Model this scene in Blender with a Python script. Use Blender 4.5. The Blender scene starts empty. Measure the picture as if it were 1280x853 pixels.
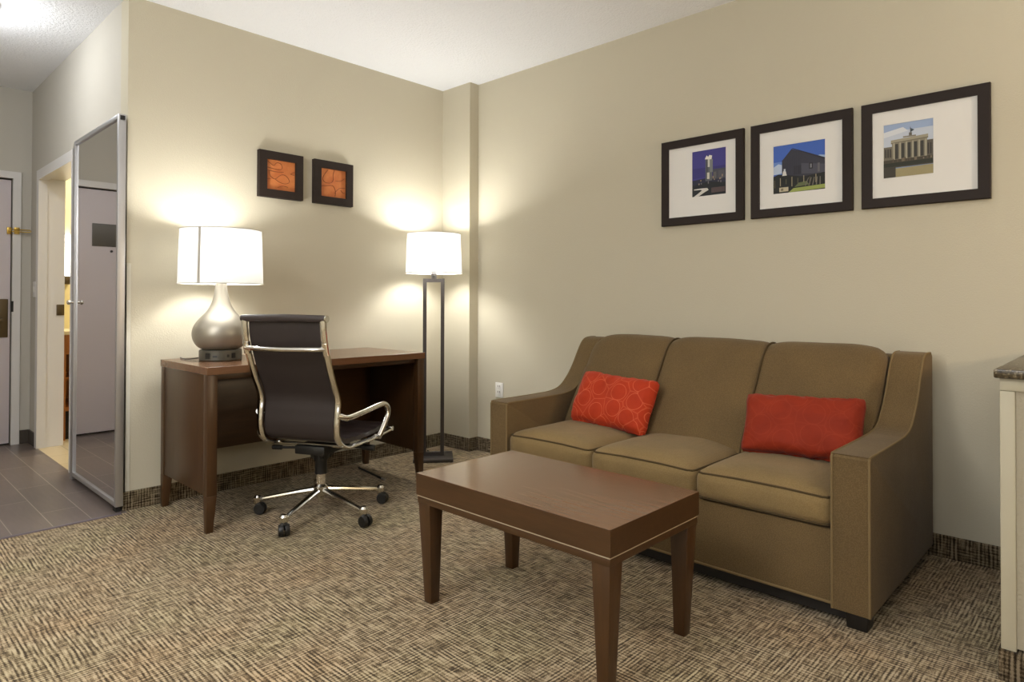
import bpy, bmesh, math, random
from mathutils import Vector, Matrix, noise as mnoise
random.seed(7)
PI = math.pi
scene = bpy.context.scene
C = scene.collection

# ------------------------------------------------------------------ view / camera
vs = scene.view_settings
vs.view_transform = 'Standard'
vs.look = 'None'
vs.gamma = 1.0
vs.use_curve_mapping = False
vs.exposure = 0.42

F, YAW, CY, PIT, ROL = 813.824671, .760666410, 368.219578, .0100529204, .00243824555
CAMH = 1.08
cam = bpy.data.cameras.new('camera')
cam.sensor_fit = 'HORIZONTAL'
cam.sensor_width = 36.0
cam.lens = F / 1280 * 36
cam.shift_y = -(426.5 - CY) / 1280
cam.clip_start = 0.02
camo = bpy.data.objects.new('camera', cam)
C.objects.link(camo)
fwd = Vector((math.cos(YAW) * math.cos(PIT), math.sin(YAW) * math.cos(PIT), math.sin(PIT)))
rt = Vector((math.sin(YAW), -math.cos(YAW), 0))
up = rt.cross(fwd)
rt2 = rt * math.cos(ROL) + up * math.sin(ROL)
up2 = rt2.cross(fwd)
m3 = Matrix((rt2, up2, -fwd)).transposed()
camo.matrix_world = Matrix.Translation((0, 0, CAMH)) @ m3.to_4x4()
scene.camera = camo

# ------------------------------------------------------------------ mesh helpers
def new():
    return bmesh.new()

def add_box(bm, x0, x1, y0, y1, z0, z1, mi=0):
    vs_ = [bm.verts.new((x, y, z)) for z in (z0, z1) for y in (y0, y1) for x in (x0, x1)]
    fs = []
    for q in ((0, 2, 3, 1), (4, 5, 7, 6), (0, 1, 5, 4), (2, 6, 7, 3), (0, 4, 6, 2), (1, 3, 7, 5)):
        f = bm.faces.new([vs_[i] for i in q]); f.material_index = mi; fs.append(f)
    return vs_

def bevel(bm, w, seg=2):
    bmesh.ops.recalc_face_normals(bm, faces=bm.faces[:])
    es = [e for e in bm.edges if len(e.link_faces) == 2 and e.calc_face_angle(0) > 0.5]
    bmesh.ops.bevel(bm, geom=es, offset=w, segments=seg, profile=0.5, affect='EDGES', clamp_overlap=True)
    return bm

def bx(x0, x1, y0, y1, z0, z1, bv=0, seg=2):
    bm = new(); add_box(bm, x0, x1, y0, y1, z0, z1)
    if bv: bevel(bm, bv, seg)
    return bm

def catmull(pts, n=8):
    pts = [Vector(p) for p in pts]
    out = []
    for i in range(len(pts) - 1):
        p0 = pts[max(i - 1, 0)]; p1 = pts[i]; p2 = pts[i + 1]; p3 = pts[min(i + 2, len(pts) - 1)]
        for k in range(n):
            t = k / n
            out.append(0.5 * ((2 * p1) + (p2 - p0) * t + (2 * p0 - 5 * p1 + 4 * p2 - p3) * t * t + (3 * p1 - p0 - 3 * p2 + p3) * t ** 3))
    out.append(pts[-1])
    return out

def add_tube(bm, pts, r, n=10, cap=True, closed=False, mi=0, flat=1.0):
    """tube along pts; r a number or list; flat scales the second axis"""
    pts = [Vector(p) for p in pts]
    N = len(pts)
    rs = r if isinstance(r, (list, tuple)) else [r] * N
    tans = []
    for i in range(N):
        if closed: t = pts[(i + 1) % N] - pts[i - 1]
        else: t = pts[min(i + 1, N - 1)] - pts[max(i - 1, 0)]
        tans.append(t.normalized())
    ref = Vector((0, 0, 1)) if abs(tans[0].z) < 0.9 else Vector((1, 0, 0))
    u = tans[0].cross(ref).normalized()
    rings = []
    for i in range(N):
        u = (u - tans[i] * u.dot(tans[i])).normalized()
        v = tans[i].cross(u)
        rings.append([bm.verts.new(pts[i] + u * math.cos(2 * PI * k / n) * rs[i] + v * math.sin(2 * PI * k / n) * rs[i] * flat) for k in range(n)])
    for i in range(N if closed else N - 1):
        a, b = rings[i], rings[(i + 1) % N]
        for k in range(n):
            f = bm.faces.new((a[k], a[(k + 1) % n], b[(k + 1) % n], b[k])); f.material_index = mi
    if cap and not closed:
        f = bm.faces.new(rings[0][::-1]); f.material_index = mi
        f = bm.faces.new(rings[-1]); f.material_index = mi

def add_lathe(bm, prof, n=40, cx=0, cy=0, cap=True, mi=0):
    rings = []
    for r, z in prof:
        rings.append([bm.verts.new((cx + r * math.cos(2 * PI * k / n), cy + r * math.sin(2 * PI * k / n), z)) for k in range(n)])
    for a, b in zip(rings, rings[1:]):
        for k in range(n):
            f = bm.faces.new((a[k], a[(k + 1) % n], b[(k + 1) % n], b[k])); f.material_index = mi
    if cap:
        bm.faces.new(rings[0][::-1]).material_index = mi
        bm.faces.new(rings[-1]).material_index = mi

def add_prism(bm, poly, axis, a0, a1, mi=0):
    """poly of 2-D points extruded along axis ('x','y','z')"""
    def P(p, a):
        if axis == 'x': return (a, p[0], p[1])
        if axis == 'y': return (p[0], a, p[1])
        return (p[0], p[1], a)
    A = [bm.verts.new(P(p, a0)) for p in poly]; B = [bm.verts.new(P(p, a1)) for p in poly]
    n = len(poly)
    fs = [bm.faces.new(A), bm.faces.new(B[::-1])]
    for i in range(n):
        fs.append(bm.faces.new((A[i], B[i], B[(i + 1) % n], A[(i + 1) % n])))
    for f in fs: f.material_index = mi

def rounded_block(hx, hy, hz, r, cuts=14):
    """soft box centred on the origin"""
    bm = new()
    bmesh.ops.create_cube(bm, size=2)
    bmesh.ops.subdivide_edges(bm, edges=bm.edges[:], cuts=cuts, use_grid_fill=True)
    for v in bm.verts:
        p = Vector((math.copysign(abs(v.co.x) ** .8, v.co.x) * hx, math.copysign(abs(v.co.y) ** .8, v.co.y) * hy, v.co.z * hz))
        q = Vector((max(-(hx - r), min(hx - r, p.x)), max(-(hy - r), min(hy - r, p.y)), max(-(hz - r), min(hz - r, p.z))))
        d = p - q
        v.co = q + (d.normalized() * r if d.length > 1e-6 else d)
    return bm

def obj(name, bm, mat, parent=None, smooth=0.6, local=False):
    bmesh.ops.recalc_face_normals(bm, faces=bm.faces[:])
    me = bpy.data.meshes.new(name)
    if parent is not None and not local:
        t = world_loc(parent)
        bmesh.ops.translate(bm, verts=bm.verts[:], vec=-t)
    bm.to_mesh(me); bm.free()
    mats = mat if isinstance(mat, (list, tuple)) else [mat]
    for m in mats: me.materials.append(m)
    if smooth:
        for p in me.polygons: p.use_smooth = True
        try: me.set_sharp_from_angle(angle=smooth)
        except Exception: pass
    o = bpy.data.objects.new(name, me)
    C.objects.link(o)
    if parent is not None: o.parent = parent
    return o

def world_loc(o):
    v = Vector((0, 0, 0))
    while o is not None:
        v += Vector(o.location); o = o.parent
    return v

def tag(o, label, cat, group=None):
    o['label'] = label; o['category'] = cat
    if group: o['group'] = group
    return o

def thing(name, label, cat, loc, rz=0, group=None):
    o = bpy.data.objects.new(name, None)
    o.empty_display_size = 0.1
    C.objects.link(o)
    o.location = loc; o.rotation_euler = (0, 0, rz)
    return tag(o, label, cat, group)

def struct(name, bm, mat, parent=None, smooth=0.0):
    o = obj(name, bm, mat, parent, smooth)
    if parent is None: o['kind'] = 'structure'
    return o

# ------------------------------------------------------------------ materials
def lin(r, g, b):
    f = lambda c: (c / 255 / 12.92) if c / 255 <= .04045 else ((c / 255 + .055) / 1.055) ** 2.4
    return (f(r), f(g), f(b), 1)

class NT:
    def __init__(s, name):
        s.m = bpy.data.materials.new(name); s.m.use_nodes = True
        s.t = s.m.node_tree; s.t.nodes.clear()
        s.out = s.t.nodes.new('ShaderNodeOutputMaterial')
        s.b = s.t.nodes.new('ShaderNodeBsdfPrincipled')
        s.t.links.new(s.b.outputs[0], s.out.inputs[0])
    def n(s, typ, **kw):
        nd = s.t.nodes.new(typ)
        for k, v in kw.items():
            if k in nd.inputs.keys() if isinstance(k, str) else False: nd.inputs[k].default_value = v
            else: setattr(nd, k, v)
        return nd
    def l(s, a, b): s.t.links.new(a, b)
    def coord(s, scale=(1, 1, 1), loc=(0, 0, 0), rot=(0, 0, 0), which='Object'):
        tc = s.t.nodes.new('ShaderNodeTexCoord'); mp = s.t.nodes.new('ShaderNodeMapping')
        mp.inputs['Scale'].default_value = scale; mp.inputs['Location'].default_value = loc; mp.inputs['Rotation'].default_value = rot
        s.l(tc.outputs[which], mp.inputs[0]); return mp.outputs[0]
    def noise(s, vec, scale, detail=2, rough=.5):
        nd = s.t.nodes.new('ShaderNodeTexNoise'); s.l(vec, nd.inputs['Vector'])
        nd.inputs['Scale'].default_value = scale; nd.inputs['Detail'].default_value = detail; nd.inputs['Roughness'].default_value = rough
        return nd.outputs['Fac']
    def ramp(s, fac, stops):
        nd = s.t.nodes.new('ShaderNodeValToRGB'); e = nd.color_ramp.elements
        while len(e) < len(stops): e.new(.5)
        for el, (p, c) in zip(e, stops): el.position = p; el.color = c
        s.l(fac, nd.inputs[0]); return nd.outputs[0]
    def math(s, op, a, b=None, clamp=False):
        nd = s.t.nodes.new('ShaderNodeMath'); nd.operation = op; nd.use_clamp = clamp
        for i, x in enumerate((a, b)):
            if x is None: continue
            if isinstance(x, (int, float)): nd.inputs[i].default_value = x
            else: s.l(x, nd.inputs[i])
        return nd.outputs[0]
    def mix(s, fac, a, b, mode='MIX'):
        nd = s.t.nodes.new('ShaderNodeMix'); nd.data_type = 'RGBA'; nd.blend_type = mode
        for i, x in ((0, fac), (6, a), (7, b)):
            if isinstance(x, (int, float)): nd.inputs[i].default_value = x
            elif isinstance(x, tuple): nd.inputs[i].default_value = x
            else: s.l(x, nd.inputs[i])
        return nd.outputs[2]
    def bump(s, h, strength, dist=.01):
        nd = s.t.nodes.new('ShaderNodeBump'); nd.inputs['Strength'].default_value = strength; nd.inputs['Distance'].default_value = dist
        s.l(h, nd.inputs['Height']); s.l(nd.outputs[0], s.b.inputs['Normal'])
    def set(s, **kw):
        for k, v in kw.items():
            key = {'color': 'Base Color', 'rough': 'Roughness', 'metal': 'Metallic', 'spec': 'Specular IOR Level', 'coat': 'Coat Weight', 'sheen': 'Sheen Weight',
                   'emit': 'Emission Color', 'estr': 'Emission Strength', 'trans': 'Transmission Weight'}[k]
            if isinstance(v, (int, float, tuple)): s.b.inputs[key].default_value = v
            else: s.l(v, s.b.inputs[key])
        return s

def plain(name, col, rough=.5, metal=0, spec=.5, **kw):
    n = NT(name); n.set(color=col, rough=rough, metal=metal, spec=spec, **kw); return n.m

def paint(name, col, scale=160, strength=.25, rough=.75):
    n = NT(name); v = n.coord()
    n.set(color=col, rough=rough, spec=.25)
    h = n.noise(v, scale, 3, .6)
    n.bump(h, strength, .004 if scale > 80 else .014); return n.m

def wood(name, dark, light, axis='x', rough=.33):
    n = NT(name)
    sc = {'x': (2, 26, 26), 'y': (26, 2, 26), 'z': (26, 26, 2)}[axis]
    v = n.coord(sc)
    a = n.noise(v, 1.6, 5, .6)
    v2 = n.coord(tuple(4 * s for s in sc))
    b = n.noise(v2, 2.2, 3, .6)
    f = n.math('ADD', n.math('MULTIPLY', a, .7), n.math('MULTIPLY', b, .3))
    n.set(color=n.ramp(f, [(.3, dark), (.7, light)]), rough=rough, spec=.5)
    n.bump(b, .05, .002)
    return n.m

def carpet(name, ax=(0, 1), gain=1.0):
    """woven loop pile: short light strokes along two directions over dark ground"""
    n = NT(name)
    tc = n.t.nodes.new('ShaderNodeTexCoord'); sp = n.t.nodes.new('ShaderNodeSeparateXYZ')
    n.l(tc.outputs['Object'], sp.inputs[0])
    cb = n.t.nodes.new('ShaderNodeCombineXYZ')
    n.l(sp.outputs[ax[0]], cb.inputs[0]); n.l(sp.outputs[ax[1]], cb.inputs[1])
    def mp(scale, loc=(0, 0, 0)):
        m = n.t.nodes.new('ShaderNodeMapping'); m.inputs['Scale'].default_value = scale; m.inputs['Location'].default_value = loc
        n.l(cb.outputs[0], m.inputs[0]); return m.outputs[0]
    a = n.noise(mp((104, 15, 1)), 1.0, 1.5, .5)
    b = n.noise(mp((17, 104, 1), (3, 7, 0)), 1.0, 1.5, .5)
    fine = n.noise(mp((300, 300, 1)), 1.0, 1.0, .5)
    low = n.noise(mp((3.2, 3.2, 1), (9, 2, 0)), 1.0, 2.0, .5)
    w = n.ramp(low, [(.36, (0.22, .22, .22, 1)), (.64, (.66, .66, .66, 1))])
    def lines(k, freq, wob, brk):
        ph = n.math('ADD', n.math('MULTIPLY', sp.outputs[ax[k]], 2 * PI * freq), n.math('MULTIPLY', n.noise(mp(wob), 1.0, 1.0, .5), 6.5))
        sn = n.math('MULTIPLY', n.math('ADD', n.math('SINE', ph), 1.0), .5)
        sn = n.math('POWER', sn, .6)                       # wide light rows, thin dark gaps
        am = n.ramp(n.noise(mp(brk), 1.0, 1.0, .5), [(.36, (.15, .15, .15, 1)), (.6, (1, 1, 1, 1))])
        return n.math('MULTIPLY', n.math('SUBTRACT', sn, .62), am)
    lx = lines(0, 76, (14, 5, 1), (42, 11, 1)); ly = lines(1, 84, (5, 14, 1), (11, 46, 1))
    mixv = n.mix(w, a, b)
    mx = n.math('ADD', n.math('MULTIPLY', mixv, .6), n.math('MULTIPLY', n.math('MAXIMUM', a, b), .4))
    iw = n.math('SUBTRACT', 1.0, w)
    ln = n.math('ADD', n.math('MULTIPLY', lx, n.math('MULTIPLY', iw, .32)), n.math('MULTIPLY', ly, n.math('MULTIPLY', w, .32)))
    val = n.math('ADD', n.math('ADD', n.math('ADD', n.math('MULTIPLY', n.math('SUBTRACT', mx, .5), .62), .5), ln), n.math('MULTIPLY', n.math('SUBTRACT', fine, .5), .25))
    g = lambda r, gg, bb: tuple(min(1, c * gain) for c in lin(r, gg, bb)[:3]) + (1,)
    col = n.ramp(val, [(.37, g(56, 44, 30)), (.45, g(98, 83, 61)), (.52, g(146, 128, 100)), (.60, g(196, 178, 148))])
    tint = n.noise(mp((2.1, 2.4, 1), (1, 5, 0)), 1.0, 2.0, .5)
    tcol = n.ramp(tint, [(.35, (.96, 1.0, .94, 1)), (.5, (1, 1, 1, 1)), (.66, (1.0, .93, .87, 1))])
    n.set(color=n.mix(1.0, col, tcol, 'MULTIPLY'), rough=.95, spec=.1, sheen=.1)
    n.bump(val, .5, .006)
    return n.m

def fabric(name, col, col2, scale=270, rough=.92, sheen=.08):
    n = NT(name); v = n.coord()
    ck = n.t.nodes.new('ShaderNodeTexVoronoi'); n.l(v, ck.inputs['Vector']); ck.inputs['Scale'].default_value = scale
    ck.inputs['Randomness'].default_value = .7
    lo = n.noise(v, 5, 3, .5)
    f = n.ramp(ck.outputs['Distance'], [(.1, (1, 1, 1, 1)), (.6, (0, 0, 0, 1))])
    c = n.mix(f, col2, col)
    c = n.mix(1.0, c, n.ramp(lo, [(.3, (.9, .9, .9, 1)), (.7, (1.06, 1.05, 1.02, 1))]), 'MULTIPLY')
    n.set(color=c, rough=rough, spec=.15, sheen=sheen)
    n.bump(n.math('ADD', n.math('MULTIPLY', ck.outputs['Distance'], -.15), n.math('MULTIPLY', n.noise(v, 9, 3, .5), 2.0)), .25, .004)
    return n.m

def orange_fabric(name, pattern, k=1.0):
    n = NT(name); v = n.coord()
    base = n.mix(n.noise(v, 14, 3, .6), lin(150 * k, 40 * k, 13 * k), lin(180 * k, 56 * k, 22 * k))
    if pattern > 0:
        vo = n.t.nodes.new('ShaderNodeTexVoronoi'); n.l(v, vo.inputs['Vector']); vo.voronoi_dimensions = '2D'
        tcx = n.t.nodes.new('ShaderNodeSeparateXYZ'); n.l(v, tcx.inputs[0])
        cb = n.t.nodes.new('ShaderNodeCombineXYZ'); n.l(tcx.outputs[1], cb.inputs[0]); n.l(tcx.outputs[2], cb.inputs[1])
        n.l(cb.outputs[0], vo.inputs['Vector'])
        vo.inputs['Scale'].default_value = 10.5; vo.inputs['Randomness'].default_value = .8
        d = vo.outputs['Distance']
        ring = n.math('LESS_THAN', n.math('ABSOLUTE', n.math('SUBTRACT', d, .43)), .014)
        v2 = n.t.nodes.new('ShaderNodeTexVoronoi'); v2.voronoi_dimensions = '2D'; v2.feature = 'DISTANCE_TO_EDGE'
        n.l(cb.outputs[0], v2.inputs['Vector']); v2.inputs['Scale'].default_value = 10.5; v2.inputs['Randomness'].default_value = .8
        ed = n.math('LESS_THAN', v2.outputs['Distance'], .025)
        ln = n.math('MULTIPLY', n.math('MAXIMUM', ring, n.math('MULTIPLY', ed, .5)), pattern)
        base = n.mix(ln, base, lin(236, 126, 84))
    n.set(color=base, rough=.7, spec=.2, sheen=.05)
    n.bump(n.noise(v, 16, 3, .55), .4, .012)
    return n.m

M = {}
M['wall'] = paint('wall_paint', lin(191, 184, 164))
M['hallwall'] = paint('hall_wall_paint', lin(190, 186, 176))
M['bathwall'] = paint('bath_wall_paint', lin(226, 212, 160))
M['ceiling'] = paint('ceiling_plaster', lin(240, 242, 246), 75, .5, .9)
M['carpet'] = carpet('carpet_weave', gain=.84)
M['base_x'] = carpet('carpet_base_x', (0, 2), .42)
M['base_y'] = carpet('carpet_base_y', (1, 2), .42)
M['casing'] = plain('casing_paint', lin(214, 212, 210), .45)
M['door'] = plain('entry_door_paint', lin(204, 196, 200), .5)
M['dark_base'] = plain('dark_rubber_base', lin(66, 58, 50), .5)
M['bronze'] = plain('bronze_plate', lin(96, 84, 64), .4, .8)
M['brass'] = plain('brass_latch', lin(200, 170, 90), .28, 1)
M['black'] = plain('black_plastic', lin(20, 19, 18), .45)
M['gap'] = plain('dark_gap', lin(24, 22, 20), .8)
M['alu'] = plain('brushed_aluminium', lin(188, 188, 190), .38, .85)
M['mirror'] = plain('mirror_glass', (.80, .79, .78, 1), .02, 1)
M['chrome'] = plain('chrome', lin(226, 224, 218), .13, 1)
M['nickel'] = NT('brushed_nickel_lamp').set(color=lin(158, 152, 140), rough=.40, metal=.65).m
M['outlet_box'] = plain('lamp_outlet_base', lin(84, 80, 70), .4, .3)
M['steel'] = plain('lamp_frame_steel', lin(80, 75, 73), .42, .55)
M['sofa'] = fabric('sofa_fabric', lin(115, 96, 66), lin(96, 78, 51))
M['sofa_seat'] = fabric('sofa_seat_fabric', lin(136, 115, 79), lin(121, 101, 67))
M['piping'] = plain('sofa_piping', lin(116, 97, 66), .8, spec=.2)
M['piping_dark'] = plain('sofa_piping_dark', lin(74, 60, 38), .8, spec=.2)
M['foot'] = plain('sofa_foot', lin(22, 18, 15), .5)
M['pillow_a'] = orange_fabric('orange_pillow_rings', .38)
M['pillow_b'] = orange_fabric('orange_pillow_plain', .05, .8)
M['leather'] = plain('dark_brown_leather', lin(54, 46, 46), .30, spec=.6)
M['mesh_back'] = plain('dark_brown_backrest', lin(44, 36, 34), .55, spec=.4)
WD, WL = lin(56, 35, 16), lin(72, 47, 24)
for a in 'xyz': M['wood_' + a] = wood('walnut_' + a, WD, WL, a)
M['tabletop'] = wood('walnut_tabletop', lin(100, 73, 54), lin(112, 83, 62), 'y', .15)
M['desktop'] = wood('walnut_desktop', lin(96, 66, 44), lin(112, 79, 55), 'x', .22)
M['inlay'] = plain('pale_inlay', lin(170, 156, 132), .45)
M['frame'] = plain('dark_espresso_frame', lin(38, 29, 25), .6, spec=.25)
M['mat'] = plain('white_mat_board', lin(220, 218, 214), .8, spec=.2)
M['white_plastic'] = plain('white_plastic', lin(230, 228, 222), .4)
M['granite'] = None
n = NT('granite_edge'); v = n.coord()
n.set(color=n.ramp(n.noise(v, 90, 4, .7), [(.35, lin(30, 24, 16)), (.55, lin(78, 66, 46)), (.7, lin(150, 138, 112))]), rough=.25); M['granite'] = n.m
M['trim_white'] = plain('half_wall_trim', lin(184, 176, 152), .5)
M['panel'] = paint('half_wall_panel', lin(166, 157, 136), 90, .7)
M['orange_art'] = None
n = NT('orange_art'); v = n.coord()
n.set(color=n.ramp(n.noise(v, 9, 3, .6), [(.35, lin(172, 92, 42)), (.65, lin(198, 122, 66))]), rough=.6); M['orange_art'] = n.m
M['art_line'] = plain('art_line_brown', lin(122, 62, 24), .6)
M['sign'] = plain('door_notice', lin(92, 88, 82), .5)
M['oak'] = wood('vanity_wood', lin(140, 84, 36), lin(178, 116, 56), 'z', .4)

# plank tile
n = NT('plank_tile')
tc = n.coord((1, 1, 1), (0, 0, 0), (0, 0, PI / 2))
br = n.t.nodes.new('ShaderNodeTexBrick')
mp = n.t.nodes.new('ShaderNodeTexCoord'); sp = n.t.nodes.new('ShaderNodeSeparateXYZ'); cb = n.t.nodes.new('ShaderNodeCombineXYZ')
n.l(mp.outputs['Object'], sp.inputs[0])
n.l(n.math('ADD', sp.outputs[1], .203), cb.inputs[0]); n.l(n.math('ADD', sp.outputs[0], .0407), cb.inputs[1])
n.l(cb.outputs[0], br.inputs['Vector'])
br.offset = .5; br.inputs['Scale'].default_value = 1; br.inputs['Mortar Size'].default_value = .0022; br.inputs['Mortar Smooth'].default_value = .2
br.inputs['Brick Width'].default_value = .6; br.inputs['Row Height'].default_value = .158
br.inputs['Color1'].default_value = lin(98, 88, 84); br.inputs['Color2'].default_value = lin(110, 99, 94); br.inputs['Mortar'].default_value = lin(158, 148, 138)
st = n.noise(n.coord((30, 3, 1)), 2.0, 4, .6)
n.set(color=n.mix(1.0, br.outputs['Color'], n.ramp(st, [(.3, (.9, .9, .9, 1)), (.7, (1.08, 1.07, 1.06, 1))]), 'MULTIPLY'), rough=.3, spec=.5)
M['tile'] = n.m
n = NT('bath_tile'); br = n.t.nodes.new('ShaderNodeTexBrick'); n.l(n.coord(), br.inputs['Vector'])
br.offset = 0; br.inputs['Scale'].default_value = 1; br.inputs['Brick Width'].default_value = .3; br.inputs['Row Height'].default_value = .3; br.inputs['Mortar Size'].default_value = .003
br.inputs['Color1'].default_value = lin(205, 190, 158); br.inputs['Color2'].default_value = lin(200, 184, 150); br.inputs['Mortar'].default_value = lin(170, 156, 130)
n.set(color=br.outputs['Color'], rough=.35); M['bath_tile'] = n.m

def shade_mat(name):
    m = bpy.data.materials.new(name); m.use_nodes = True; t = m.node_tree; t.nodes.clear()
    o = t.nodes.new('ShaderNodeOutputMaterial'); d = t.nodes.new('ShaderNodeBsdfDiffuse'); tr = t.nodes.new('ShaderNodeBsdfTranslucent'); mx = t.nodes.new('ShaderNodeMixShader')
    d.inputs[0].default_value = (.85, .84, .80, 1); tr.inputs[0].default_value = (.27, .265, .255, 1); mx.inputs[0].default_value = .42
    t.links.new(d.outputs[0], mx.inputs[1]); t.links.new(tr.outputs[0], mx.inputs[2]); t.links.new(mx.outputs[0], o.inputs[0])
    return m
M['shade'] = shade_mat('white_linen_shade')
def glow(name, col, s):
    m = bpy.data.materials.new(name); m.use_nodes = True; t = m.node_tree; t.nodes.clear()
    o = t.nodes.new('ShaderNodeOutputMaterial'); e = t.nodes.new('ShaderNodeEmission'); e.inputs[0].default_value = col; e.inputs[1].default_value = s
    t.links.new(e.outputs[0], o.inputs[0]); return m
M['shade_trim'] = plain('shade_trim_grey', lin(176, 172, 164), .8)

# ------------------------------------------------------------------ the room shell
XS, YD, ZC = 3.267, 3.752, 2.66           # sofa wall, desk wall, ceiling
XH, YE = 1.06, 6.05                       # hall wall face, end wall
XL, YN = -2.3, -2.9                       # far left and rear walls (behind the camera)
YT = 3.70                                 # carpet / tile line
HX0 = -0.30                               # hall left wall
T = .12

bm = new(); add_box(bm, XL - T, XS + T, YN - T, YT, -.1, 0); add_box(bm, XH, XS + T, YT, YD + T, -.1, 0)
struct('floor', bm, M['carpet'])
bm = new(); add_box(bm, HX0 - T, XH, YT, YE + T, -.1, 0); add_box(bm, XL - T, HX0 - T, YT, YD + T, -.1, 0)
struct('floor_hall', bm, M['tile'])
struct('floor_bath', bx(XH, 3.1, YD + T, 6.6, -.1, 0.0), M['bath_tile'])
struct('ceiling', bx(XL - T, XS + T, YN - T, 6.7, ZC, ZC + .1), M['ceiling'])
struct('wall_right', bx(XS, XS + T, YN - T, YD + T, 0, ZC), M['wall'])
struct('wall_back', bx(XH, XS, YD, YD + T, 0, ZC), M['wall'])
struct('wall_corner', bx(3.182, XS, 3.452, YD, 0, ZC), M['wall'])
# hall wall with the bathroom doorway
D0, D1, DZ = 4.80, 5.775, 1.985
bm = new()
add_box(bm, XH, XH + .15, YD + T, D0, 0, ZC); add_box(bm, XH, XH + .15, D1, YE + T, 0, ZC); add_box(bm, XH, XH + .15, D0, D1, DZ, ZC)
struct('wall_hall', bm, M['hallwall'])
# end wall with the entry door opening
EX0, EX1, EZ = .03, .945, 1.985
bm = new()
add_box(bm, HX0, EX0, YE, YE + T, 0, ZC); add_box(bm, EX1, XH, YE, YE + T, 0, ZC); add_box(bm, EX0, EX1, YE, YE + T, EZ, ZC)
struct('wall_end', bm, M['hallwall'])
struct('wall_hall_left', bx(HX0 - T, HX0, YD, YE + T, 0, ZC), M['hallwall'])
struct('wall_left_back', bx(XL, HX0 - T, YD, YD + T, 0, ZC), M['wall'])
# left wall (behind the camera) with a window
W0, W1, WZ0, WZ1 = -1.2, 1.6, .75, 2.25
bm = new()
add_box(bm, XL - T, XL, YN - T, W0, 0, ZC); add_box(bm, XL - T, XL, W1, YD + T, 0, ZC); add_box(bm, XL - T, XL, W0, W1, 0, WZ0); add_box(bm, XL - T, XL, W0, W1, WZ1, ZC)
struct('wall_left', bm, M['wall'])
bm = new()
for a, b, c, d in ((W0, W0 + .05, WZ0, WZ1), (W1 - .05, W1, WZ0, WZ1), (W0, W1, WZ0, WZ0 + .05), (W0, W1, WZ1 - .05, WZ1), (.175, .225, WZ0, WZ1)):
    add_box(bm, XL - .09, XL - .03, a, b, c, d)
struct('window_1', bm, M['casing'])
struct('wall_front', bx(XL, XS, YN - T, YN, 0, ZC), M['wall'])
# bathroom shell
struct('wall_bath_back', bx(XH + .15, 3.1, 6.48, 6.6, 0, ZC), M['bathwall'])
struct('wall_bath_right', bx(3.1, 3.2, YD + T, 6.6, 0, ZC), M['bathwall'])

# carpet-wrapped baseboards
BH, BT = .095, .012
struct('baseboard_back', bx(XH - BT, 3.182, YD - BT, YD, 0, BH, .003), M['base_x'])
bm = new(); add_box(bm, 3.182 - BT, 3.182, 3.452 - BT, YD - BT, 0, BH)
struct('baseboard_corner', bevel(bm, .003), M['base_y'])
struct('baseboard_corner_side', bx(3.182, XS - BT, 3.452 - BT, 3.452, 0, BH, .003), M['base_x'])
struct('baseboard_right', bx(XS - BT, XS, .285, 3.452, 0, BH, .003), M['base_y'])
bm = new(); add_box(bm, XH - .01, XH, D1 + .012, YE - .01, 0, .1); add_box(bm, XH - .01, XH, 3.78, D0 - .06, 0, .1)
struct('baseboard_hall', bm, M['dark_base'])
struct('baseboard_end', bx(1.0, XH, YE - .01, YE, 0, .1), M['dark_base'])
# threshold strip between carpet and tile
struct('trim_1', bx(HX0, XH - .03, YT - .012, YT + .008, 0, .006, .002), plain('threshold_strip', lin(120, 112, 122), .35, .6))
# corner guard at the hall corner
bm = new(); add_box(bm, XH - .004, XH + .02, YD - .004, YD, BH, 1.27); add_box(bm, XH - .004, XH, YD - .004, YD + .02, BH, 1.27)
struct('trim_2', bm, plain('corner_guard', lin(204, 200, 186), .5))
# bathroom door frame (steel wrap frame with a stop)
bm = new()
add_box(bm, XH - .012, XH + .045, D1 - .03, D1 + .04, 0, DZ - .03)         # far side, face flange
add_box(bm, XH + .045, XH + .155, D1 - .018, D1, 0, DZ)
add_box(bm, XH - .012, XH + .045, D0 - .04, D0 + .03, 0, DZ - .03)
add_box(bm, XH + .045, XH + .155, D0, D0 + .018, 0, DZ)
add_box(bm, XH - .012, XH + .045, D0 - .04, D1 + .04, DZ - .03, DZ + .04)
add_box(bm, XH + .045, XH + .155, D0, D1, DZ - .018, DZ)
struct('trim_3', bm, M['casing'])
# entry door casing
bm = new()
add_box(bm, EX1, EX1 + .05, YE - .018, YE, 0, EZ); add_box(bm, EX0 - .05, EX0, YE - .018, YE, 0, EZ); add_box(bm, EX0 - .05, EX1 + .05, YE - .018, YE, EZ, EZ + .05)
struct('trim_4', bm, M['casing'])

# entry door
d1 = bpy.data.objects.new('door_1', None); C.objects.link(d1); d1.location = (.49, YE + .03, 0); d1['kind'] = 'structure'
d1['label'] = 'pale grey entry door at the end of the hall'
obj('door_leaf', bx(EX0 + .006, EX1 - .007, YE + .012, YE + .055, .012, EZ - .012, .002), M['door'], d1)
obj('door_gap', bx(EX0, EX1, YE + .055, YE + .075, 0, EZ), M['gap'], d1)
lk = obj('lock_plate', bx(.845, .925, YE + .002, YE + .012, .80, 1.085, .004), M['bronze'], d1)
bm = new(); add_tube(bm, [(.885, YE + .002, .93), (.885, YE - .05, .93)], .011, 10); add_tube(bm, [(.885, YE - .045, .93), (.77, YE - .05, .93)], .010, 10)
obj('lever_handle', bm, M['bronze'], lk)
obj('strike', bx(.939, .953, YE - .021, YE - .017, .99, 1.07), M['black'], d1)
obj('notice', bx(.30, .578, YE + .008, YE + .0125, 1.515, 1.70, .001), M['sign'], d1)
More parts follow.
